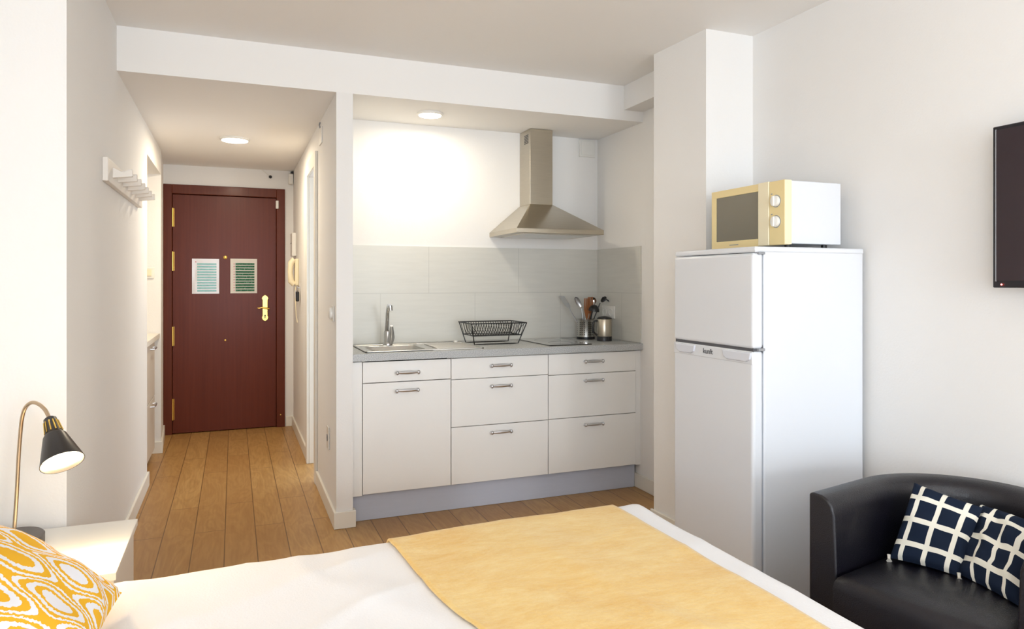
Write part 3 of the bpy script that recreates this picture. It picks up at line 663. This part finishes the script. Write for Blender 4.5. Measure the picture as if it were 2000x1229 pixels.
# steel ladle
b0 = Vector((HX+.01, HY+.02, zin)); nk = hp_(1155, 603, 4.17)
t = ut('skimmer', 'round steel skimmer behind the black ladle in the steel pot', b0, nk, M['handle'])
c0 = hp_(1157, 588, 4.17); oval(c0, c0-nk, Vector((-.3, -1, .1)), .026, .028, .008, M['chrome'], t)
# black ladle
b0 = Vector((HX+.0, HY-.02, zin)); nk = hp_(1157, 607, 4.09)
t = ut('ladle', 'black plastic ladle with domed bowl over the pot rim', b0, nk, M['black'], .006)
c0 = hp_(1160, 607, 4.08)
MB().lathe([(.036, -.004), (.036, 0), (.034, .012), (.027, .026), (.016, .036), (.002, .040)], c0, (.1, -.1, 1), 28).build('bowl', M['black'], t, smooth=60)
# pasta server
b0 = Vector((HX+.015, HY, zin)); nk = hp_(1172, 592, 4.13)
t = ut('pasta_server', 'pasta server with pronged head leaning right out of the pot', b0, nk, M['black'])
c0 = hp_(1179, 585, 4.12); oval(c0, c0-nk, Vector((.5, -.8, .4)), .024, .017, .006, M['black'], t, 'head')
for k in range(5):
    q = c0+Vector((-.012+.009*k, -.006, .016-.006*k)); MB().tube([q, q+Vector((.012, -.01, -.004)), q+Vector((.017, -.012, -.016))], .0025, 6).build('prong', M['black'], t, smooth=True)
# jug
JX, JY = 2.228, 3.975
t = thing('steel_jug', 'small brushed steel jug with black lid and base beside the utensil pot', 'jug', (JX, JY, ZW))
MB().lathe([(.049, 0), (.049, .026), (.047, .030)], (JX, JY, ZW), seg=36).build('base', M['black'], t, smooth=True)
MB().lathe([(.0465, .030), (.0475, .034), (.0470, .138), (.045, .142)], (JX, JY, ZW), seg=36).build('body', M['steel'], t, smooth=True)
MB().lathe([(.048, .141), (.048, .148), (.034, .155), (.012, .160), (.002, .161)], (JX, JY, ZW), seg=36).build('lid', M['black'], t, smooth=True)
MB().tube([(JX-.045, JY+.01, ZW+.13), (JX-.065, JY+.015, ZW+.128), (JX-.076, JY+.018, ZW+.10), (JX-.072, JY+.018, ZW+.06), (JX-.047, JY+.01, ZW+.035)], .006, 10).build('handle', M['black'], t, smooth=True)

# ------------------------------------------------------------ fridge and microwave
FX0, FX1, FY0, FY1, FZ = 1.83, 2.325, 2.061, 2.560, 1.412
t = thing('fridge_freezer', 'tall white two door fridge freezer beside the column', 'fridge', (2.08, 2.31, 0))
B(FX0, FX1, FY0, FY1, .02, FZ-.004).build('body', M['wmetal'], t, .006)
B(FX0-.044, FX1, FY0-.003, FY1+.003, FZ-.022, FZ).build('top_panel', M['wmetal'], t, .006)
for x in (FX0+.03, FX1-.03):
    for y in (FY0+.04, FY1-.04): cyl((x, y, 0), .018, .022, seg=16).build('foot', M['black'], t)
d1 = B(FX0-.052, FX0-.004, FY0, FY1, 1.032, FZ-.024).build('freezer_door', M['wmetal'], t, .012, seg=4)
d2 = B(FX0-.052, FX0-.004, FY0, FY1, .07, 1.024).build('fridge_door', M['wmetal'], t, .012, seg=4)
B(FX0-.046, FX0-.002, FY0+.006, FY1-.006, 1.015, 1.045).build('door_seal', M['greyd'], t)

M['scoop'] = mat('handle_scoop', (222, 226, 236), .25, noise_amt=.02, coat=.3)
B(FX0-.0535, FX0-.048, FY0+.004, FY1-.004, .975, 1.021).build('trim_strip', M['wmetal'], d2, .002)
def scoop(ya, yb):
    q = [(ya, 1.018), (yb, 1.018), (yb-.008, .992), (yb-.03, .982), (ya+.03, .982), (ya+.008, .992)]
    MB().prism(q, FX0-.060, FX0-.050, 'x').build('handle', M['scoop'], d2, .004, seg=3)
p1 = onX(1468, 685, FX0-.055).y; p2 = onX(1411, 685, FX0-.055).y; scoop(p1, p2)
p1 = onX(1358, 675, FX0-.055).y; p2 = onX(1320, 670, FX0-.055).y; scoop(p1, p2)
pl = onX(1382.5, 684.5, FX0-.054)
text('kunft', .030, (FX0-.0545, pl.y, 1.000), (pi/2, 0, -pi/2), M['greyd'], 'logo', d2)
for z0 in (FZ-.030, 1.024): B(FX0-.03, FX0+.0, FY0-.006, FY0+.02, z0, z0+.010).build('hinge', M['greyp'], t, .002)
# microwave
MX, MX1, MY0, MY1, MZ0, MZ1 = 1.98, 2.27, 2.118, 2.562, 1.4255, 1.678
t = thing('microwave', 'cream fronted white microwave on top of the fridge', 'microwave', (2.12, 2.34, FZ))
B(MX+.03, MX1, MY0+.002, MY1-.002, MZ0+.004, MZ1-.002).build('case', M['wmetal'], t, .003)
for x in (MX+.06, MX1-.04):
    for y in (MY0+.05, MY1-.05): cyl((x, y, FZ), .012, MZ0+.005-FZ, seg=12).build('foot', M['black'], t)
ysp = onX(1481, 400, MX).y; ysq = onX(1502, 400, MX).y; ysr = MY0
dr = MB()
def frame(mb, x0, x1, ya, yb, za, zb, b1, b2, b3, b4):
    mb.box(x0, x1, ya, yb, za, za+b1).box(x0, x1, ya, yb, zb-b2, zb).box(x0, x1, ya, ya+b3, za+b1, zb-b2).box(x0, x1, yb-b4, yb, za+b1, zb-b2)
frame(dr, MX, MX+.03, ysp, MY1, MZ0, MZ1, .030, .030, .001, .030)
dd = dr.build('door', M['cream'], t, .002)
B(MX+.003, MX+.02, ysp+.001, MY1-.03, MZ0+.03, MZ1-.03).build('window', M['mwglass'], dd)
B(MX-.003, MX+.03, ysq, ysp-.001, MZ0, MZ1+.002).build('door_handle', M['cream2'], dd, .003)
pn = B(MX, MX+.03, MY0, ysq-.001, MZ0, MZ1).build('control_panel', M['cream'], t, .003)
B(MX+.001, MX+.034, MY0-.001, MY0+.004, MZ0+.001, MZ1-.001).build('panel_edge', M['cream2'], t, .001)
for py in (393, 433):
    c = onX(1516, py, MX); k = MB().lathe([(.022, 0), (.021, .012), (.018, .014), (.001, .014)], (MX, c.y, c.z), (-1, 0, 0), 28)
    k.box(MX-.020, MX-.012, c.y-.004, c.y+.004, c.z-.019, c.z+.019); kk = k.build('dial', M['wplast'], pn, smooth=True)
    MB().lathe([(.0245, 0), (.0245, .0015), (.001, .0015)], (MX, c.y, c.z), (-1, 0, 0), 28).build('dial_ring', M['greyp'], pn, smooth=True)
    B(MX-.001, MX, c.y+.020, c.y+.028, c.z+.028, c.z+.032).build('marking', M['greyp'], pn)
yl = (MY1+ysp)/2; B(MX-.0008, MX, yl-.028, yl+.028, MZ0+.011, MZ0+.0145).build('badge', M['greyp'], dd)

# ------------------------------------------------------------ television
TX, TY1, TZ0, TZ1 = 2.25, 1.503, 1.262, 1.774
t = thing('television', 'flat black television mounted on the right wall', 'television', (XR, TY1-.44, TZ0))
B(TX+.002, TX+.035, TY1-.88, TY1, TZ0, TZ1).build('housing', M['tvb'], t, .003)
B(TX, TX+.004, TY1-.868, TY1-.012, TZ0+.022, TZ1-.012).build('screen', M['tv'], t)
B(TX-.001, TX+.002, TY1-.0125, TY1-.0095, TZ0+.02, TZ1-.01).build('bezel_strip', M['greyp'], t)
B(TX+.035, XR, TY1-.55, TY1-.33, TZ0+.15, TZ0+.36).build('wall_mount', M['black'], t, .003)
cyl((TX-.001, TY1-.03, TZ0+.010), .0028, .002, (-1, 0, 0), 12).build('standby_light', M['red'], t)

# ------------------------------------------------------------ bed, duvet, throw, cushion
BXa, BXb, BYa, BYb, BZ = -.90, 1.285, .42, 2.045, .55
t = thing('bed', 'double bed with pale base under a white duvet', 'bed', (.15, 1.2, 0))
B(BXa+.06, BXb-.07, BYa+.06, BYb-.07, .06, .28).build('base', M['divan'], t, .01)
B(BXa+.05, BXb-.06, BYa+.05, BYb-.06, .28, .515).build('mattress', M['duvet'], t, .04, seg=4)
B(-.99, BXa-.01, BYa, BYb, .0, 1.0).build('headboard', M['divan'], t, .02)
for x in (BXa+.12, BXb-.15):
    for y in (BYa+.12, BYb-.15): cyl((x, y, 0), .025, .062, seg=16).build('leg', M['black'], t)
def foldax(a, lo, hi, r):
    if a < lo: d, sg, e = lo-a, -1, lo
    elif a > hi: d, sg, e = a-hi, 1, hi
    else: return a, 0
    if d < r*pi/2: return e+sg*r*sin(d/r), r*(1-cos(d/r))
    return e+sg*r, r+d-r*pi/2
RF = .055
def surf(a, b, off=0, wr=1.0):
    x, dx = foldax(a, BXa+RF, BXb-RF, RF+off*.0); y, dy = foldax(b, BYa+RF, BYb-RF, RF)
    side = min(1, (dx+dy)/.1); flat = .35 if a > .55 else (1-.65*max(0, (a-.25)/.3))
    n1 = noise.noise(Vector((a*2.1+.3, b*2.6, .4))); n2 = noise.noise(Vector((a*6+b*2.2, b*3.5-a*1.5, 2.7)))
    ridge = 0
    for k, (ax, ay, ph, amp, fr) in enumerate(((.9, .45, .2, .013, 9), (.5, -.85, 1.7, .009, 14), (1, .1, 3.0, .012, 6.5))):
        w = ax*a+ay*b+.08*noise.noise(Vector((a*3, b*3, k*5.)))
        ridge += flat*amp*(1-abs(sin(w*fr+ph)))**3*max(0, .4+noise.noise(Vector((a*2+k*3, b*2, k))))
    z = BZ-dx-dy+wr*(.008*n1+.004*n2+ridge)*(1-side*.5)-(.010 if off == 0 else 0)*0
    # fall-away near the edges
    ex = min(a-BXa, BXb-a); ey = min(b-BYa, BYb-b)
    z -= .008*math.exp(-max(0, min(ex, ey))/.10)
    x += (0.012*noise.noise(Vector((b*4, z*3, 1)))*side if dx else 0); y += (0.014*noise.noise(Vector((a*5, z*3, 9)))*side if dy else 0)
    sgx = (1 if a > BXb-RF else -1) if dx else 0; sgy = (1 if b > BYb-RF else -1) if dy else 0
    y += .052*(x-1.2)*(b-BYa)/(BYb-BYa)
    return Vector((x+sgx*off*side, y+sgy*off*side, max(z+off*(1-side*.5), .10)))
def sheet(name, m_, label, cat, a0, a1, b0, b1, na, nb, off, th, skew=None, wr=1.0):
    vs = []; 
    for j in range(nb+1):
        for i in range(na+1):
            b_ = b0+(b1-b0)*j/nb; lo = skew(b_) if skew else a0
            vs.append(surf(lo+(a1-lo)*i/na, b_, off, wr))
    fs = [(j*(na+1)+i, j*(na+1)+i+1, (j+1)*(na+1)+i+1, (j+1)*(na+1)+i) for j in range(nb) for i in range(na)]
    o = solo(MB().add(vs, fs), name, m_, label, cat, (.15, 1.2, .5), smooth=80, keep=True)
    sd = o.modifiers.new('thickness', 'SOLIDIFY'); sd.thickness = th; sd.offset = -1
    return o
dz = .33
sheet('duvet', M['duvet'], 'rumpled white duvet covering the bed', 'duvet', BXa+.02, BXb-RF+dz, BYa+RF-dz, BYb-RF+dz, 150, 120, 0, .012)
def sk(b_): return .395+.135*max(0, min(1.2, (1.97-b_)/.95))+.012*sin(b_*7)
sheet('throw', M['throw'], 'mottled yellow throw laid across the foot of the bed', 'throw', .395, 1.152, BYa+RF-.25, BYb-RF+.23, 60, 110, .011, .006, sk)

def pillow(name, corners, thick, m_, label, cat, group=None, n=34, bulge=.35, wrk=.004, seed=0, tass=None, bow=.0, us=(0, 1), mcrease=0):
    BL, BR, TR, TL = [Vector(c) for c in corners]
    nrm = (BR-BL).cross(TL-BL).normalized()
    org = (BL+BR)/2; vs = []; uv = []
    for q in (1, -1):
        for j in range(n+1):
            for i in range(n+1):
                u = i/n; v = j/n; su = 2*u-1; sv = 2*v-1
                # pinched outline: edges draw in between the corners
                pu = u-.5; pv = v-.5
                uu = .5+pu*(1-bow*(1-sv*sv)*abs(su)); vv_ = .5+pv*(1-bow*(1-su*su)*abs(sv))
                p = BL*(1-uu)*(1-vv_)+BR*uu*(1-vv_)+TR*uu*vv_+TL*(1-uu)*vv_
                prof = ((1-su**2)*(1-sv**2))**bulge if abs(su) < 1 and abs(sv) < 1 else 0
                w = wrk*noise.noise(Vector((u*5+seed, v*7, q*2)))*min(1, prof*2)
                cr = mcrease*sin((u*1.2+v*.5)*14+seed)*(prof)*(.4+.6*u) if mcrease else 0
                vs.append(p+nrm*q*(thick/2*prof+(w+cr if q == 1 else w)))
                uv.append((us[0]+(us[1]-us[0])*u, v))
    m1 = (n+1)**2; fs = []
    for q in (0, 1):
        for j in range(n):
            for i in range(n):
                f_ = (q*m1+j*(n+1)+i, q*m1+j*(n+1)+i+1, q*m1+(j+1)*(n+1)+i+1, q*m1+(j+1)*(n+1)+i); fs.append(f_ if q == 0 else f_[::-1])
    mb = MB().add(vs, fs); mb.uv = uv
    t = thing(name, label, cat, org, 0, group)
    o = mb.build('cover', m_, t, smooth=80, keep=True)
    if tass:
        for c in tass:
            c = [BL, BR, TR, TL][c]; dn = Vector((0, 0, -1)) ; q = MB(); c2 = c+(c-(BL+BR+TR+TL)/4).normalized()*.002
            q.tube([c2+Vector((0, 0, .012)), c2+Vector((-.004, -.004, .0)), c2+Vector((-.008, -.008, -.004))], [.005, .004, .008], 8); q.build('tassel', M['tass'], t, smooth=True)
    return t
M['tass'] = mat('cream_tassel', (226, 220, 206), .9, noise_amt=.05)
# ikat cushion leaning towards the head of the bed
cc = [(-.235, 1.27, .585), (-.235, 1.80, .575), (-.65, 1.80, .835), (-.65, 1.27, .85)]
pillow('cushion', cc, .17, M['ikat'], 'yellow and white ikat patterned cushion on the bed', 'cushion', bulge=.42, bow=.06, wrk=.01, seed=3)

# ------------------------------------------------------------ bedside table and lamp
t = thing('bedside_table', 'white bedside table between the bed and the wall stub', 'bedside table', (-.55, 2.42, 0))
NX0, NX1, NY0, NY1, NZ = -.80, -.297, 2.165, 2.632, .489
B(NX0, NX1, NY0, NY1, NZ-.022, NZ).build('top', M['lam'], t, .002)
B(NX1-.03, NX1-.012, NY0+.05, NY1-.005, 0, NZ-.022).build('side_panel', M['lam'], t, .001)
B(NX0+.012, NX0+.03, NY0+.05, NY1-.005, 0, NZ-.022).build('side_panel', M['lam'], t, .001)
B(NX0+.03, NX1-.03, NY1-.03, NY1-.01, 0, NZ-.022).build('back_panel', M['lam'], t, .001)
B(NX0+.03, NX1-.03, NY0+.02, NY1-.03, .09, .108).build('shelf', M['lam'], t, .001)
dr = B(NX0+.034, NX1-.034, NY0+.03, NY0+.048, NZ-.17, NZ-.028).build('drawer', M['lam'], t, .001)
cyl((-.548, NY0+.03, NZ-.10), .012, .02, (0, -1, 0), 16).build('knob', M['handle'], dr, .002)
# lamp
LT = 2.15
bc = Vector((-.612, 2.50, NZ))
t = thing('bedside_lamp', 'lit black shaded gooseneck lamp on the white bedside table', 'lamp', bc)
MB().lathe([(.078, 0), (.078, .026), (.072, .032), (.001, .034)], bc, seg=48).build('base', M['basegrey'], t, smooth=True)
tb = bc.x*sY+bc.y*cY
pts = [bc+Vector((0, 0, .03))]
for px, py, dt in ((33, 960, 0), (36, 900, 0), (40, 845, 0), (43.5, 815, -.005), (50, 796, -.01), (62, 786.5, -.02), (76, 790, -.03), (88, 801, -.04), (96, 816, -.05)):
    pts.append(onT(px, py, tb+dt))
def smooth(P, k=6):
    out = []
    for i in range(len(P)-1):
        a, b_, c_, d_ = P[max(i-1, 0)], P[i], P[i+1], P[min(i+2, len(P)-1)]
        for q in range(k):
            u = q/k; out.append(.5*((2*b_)+(c_-a)*u+(2*a-5*b_+4*c_-d_)*u*u+(3*b_-a-3*c_+d_)*u**3))
    return out+[P[-1]]
MB().tube(smooth(pts), .0055, 12).build('stem', M['satin'], t, smooth=True)
s0 = onT(97, 817, tb-.05); s1 = onT(122, 904, tb-.115); ax = (s1-s0); L = ax.length; ax.normalize()
sh = MB().lathe([(.012, 0), (.0165, .004), (.024, L*.37), (.026, L*.385), (.030, L*.42), (.056, L), (.054, L), (.028, L*.44), (.022, L*.39), (.010, L*.3)], s0, ax, 48, cap=False)
so = sh.build('shade', M['lampblk'], t, smooth=50)
sl = MB(); R3 = Vector((0, 0, 1)).rotation_difference(ax).to_matrix()
for k in range(12):
    w = 2*pi*k/12; d0 = R3 @ Vector((cos(w), sin(w), 0))
    sl.tube([s0+ax*(L*.10)+d0*.0182, s0+ax*(L*.34)+d0*.0232], .0022, 6)
sl.build('vent_slots', M['brass'], so, smooth=True)
EB = emit('bulb_glow', (1, .78, .45), 30)
MB().lathe([(.001, 0), (.034, .006), (.045, .018), (.042, .026), (.001, .028)], s0+ax*(L-.034), ax, 32).build('bulb', EB, so, smooth=True)
sp = bpy.data.lights.new('lamp_light', 'SPOT'); sp.energy = 7; sp.color = (1, .70, .38); sp.spot_size = radians(130); sp.spot_blend = .6; sp.shadow_soft_size = .04
spo = bpy.data.objects.new('lamp_light', sp); COL.objects.link(spo); spo.parent = t; spo.location = s0+ax*(L+.004)-bc
spo.rotation_euler = (-ax).to_track_quat('Z', 'Y').to_euler()

# ------------------------------------------------------------ tub chair
t = thing('tub_chair', 'black leather tub armchair in the corner by the fridge', 'armchair', (1.676, 1.316, 0), radians(-77), local=True)
Wh_, Dp, TH, AZ = .305, .595, .068, .650
def upath(w, ycen, yend, n=40, y0=0):
    out = []
    for k in range(9): out.append((-w-.006*(1-k/8), y0+(ycen-y0)*k/8))
    for k in range(1, n): a = pi-pi*k/n; out.append((w*cos(a), ycen+(yend-ycen)*sin(a)**.92))
    for k in range(9): out.append((w+.006*(k/8), ycen+(y0-ycen)*k/8))
    return out
shell = MB(); prof = []
# outer, top roll, inner: (inset from outer, height)
for ins, zz in ((.010, .06), (.0, .12), (0, AZ-.03), (.0, AZ-.008), (.004, AZ-.001), (.016, AZ), (.040, AZ-.002), (.058, AZ-.010), (.072, AZ-.026), (.080, AZ-.055), (.084, .5), (.087, .42), (.089, .10), (.089, .06)):
    prof.append([(x, y, zz) for x, y in upath(Wh_-ins, .27, Dp-ins)])
n = len(prof[0]); vs = [p for r_ in prof for p in r_]; K = len(prof)
fs = [(i*n+k, i*n+k+1, ((i+1) % K)*n+k+1, ((i+1) % K)*n+k) for i in range(K) for k in range(n-1)]
fs += [tuple(i*n for i in range(K)), tuple(i*n+n-1 for i in range(K))[::-1]]
shell.add(vs, fs); so = shell.build('shell', M['leather'], t, .006, seg=3)
# seat cushion (rounded front edge, bowed)
st = MB(); rings = []
ins = .089
def seatring(sc, zz, fwd):
    P = upath(Wh_-ins-sc, .27, Dp-ins-sc, y0=-.020+sc*.6+fwd); nn = len(P)
    fr = []
    for k in range(1, 12):
        a = k/12; x0, y0 = P[-1]; x1, y1 = P[0]; fr.append((x0+(x1-x0)*a, y0+(y1-y0)*a-.014*sin(pi*a)))
    return [(x, y, zz) for x, y in P+fr]
for sc, zz, fw in ((.004, .21, .006), (0, .24, 0), (0, .395, -.004), (.002, .415, .0), (.008, .428, .004), (.018, .436, .012), (.05, .441, .03), (.12, .446, .06)): rings.append(seatring(sc, zz, fw))
n = len(rings[0]); vs = [p for r_ in rings for p in r_]
fs = [(i*n+k, i*n+(k+1) % n, (i+1)*n+(k+1) % n, (i+1)*n+k) for i in range(len(rings)-1) for k in range(n)]+[tuple(range((len(rings)-1)*n, len(rings)*n)), tuple(range(n))[::-1]]
st.add(vs, fs).build('seat_cushion', M['leather'], t, smooth=60)
B(-Wh_+.085, Wh_-.085, .0, .04, .06, .212).build('front_panel', M['leather'], t, .006)
for x in (-.22, .22):
    for y in (.05, .45): cyl((x, y, 0), .02, .065, seg=16).build('foot', M['black'], t)
# cushions on the chair
CG = 'black and cream checked cushions on the armchair'
z0 = .450
pillow('cushion', [onT(1737, 1090, 2.10), onT(1872, 1126, 1.975), onT(1920, 992, 2.06), onT(1786, 943, 2.19)], .075, M['grid'],
       'dark cushion with white grid lines, left of the pair on the black armchair', 'cushion', CG, seed=1, tass=(0, 1), bow=.03, wrk=.006)
pillow('cushion', [onT(1868, 1120, 1.995), onT(1992, 1186, 1.795), onT(2055, 1030, 1.95), onT(1915, 985, 2.12)], .075, M['grid'],
       'creased dark cushion with cream grid lines, right of the pair beside the chair arm', 'cushion', CG, seed=5, bow=.03, wrk=.012, mcrease=.009, us=(.1, 1.45))
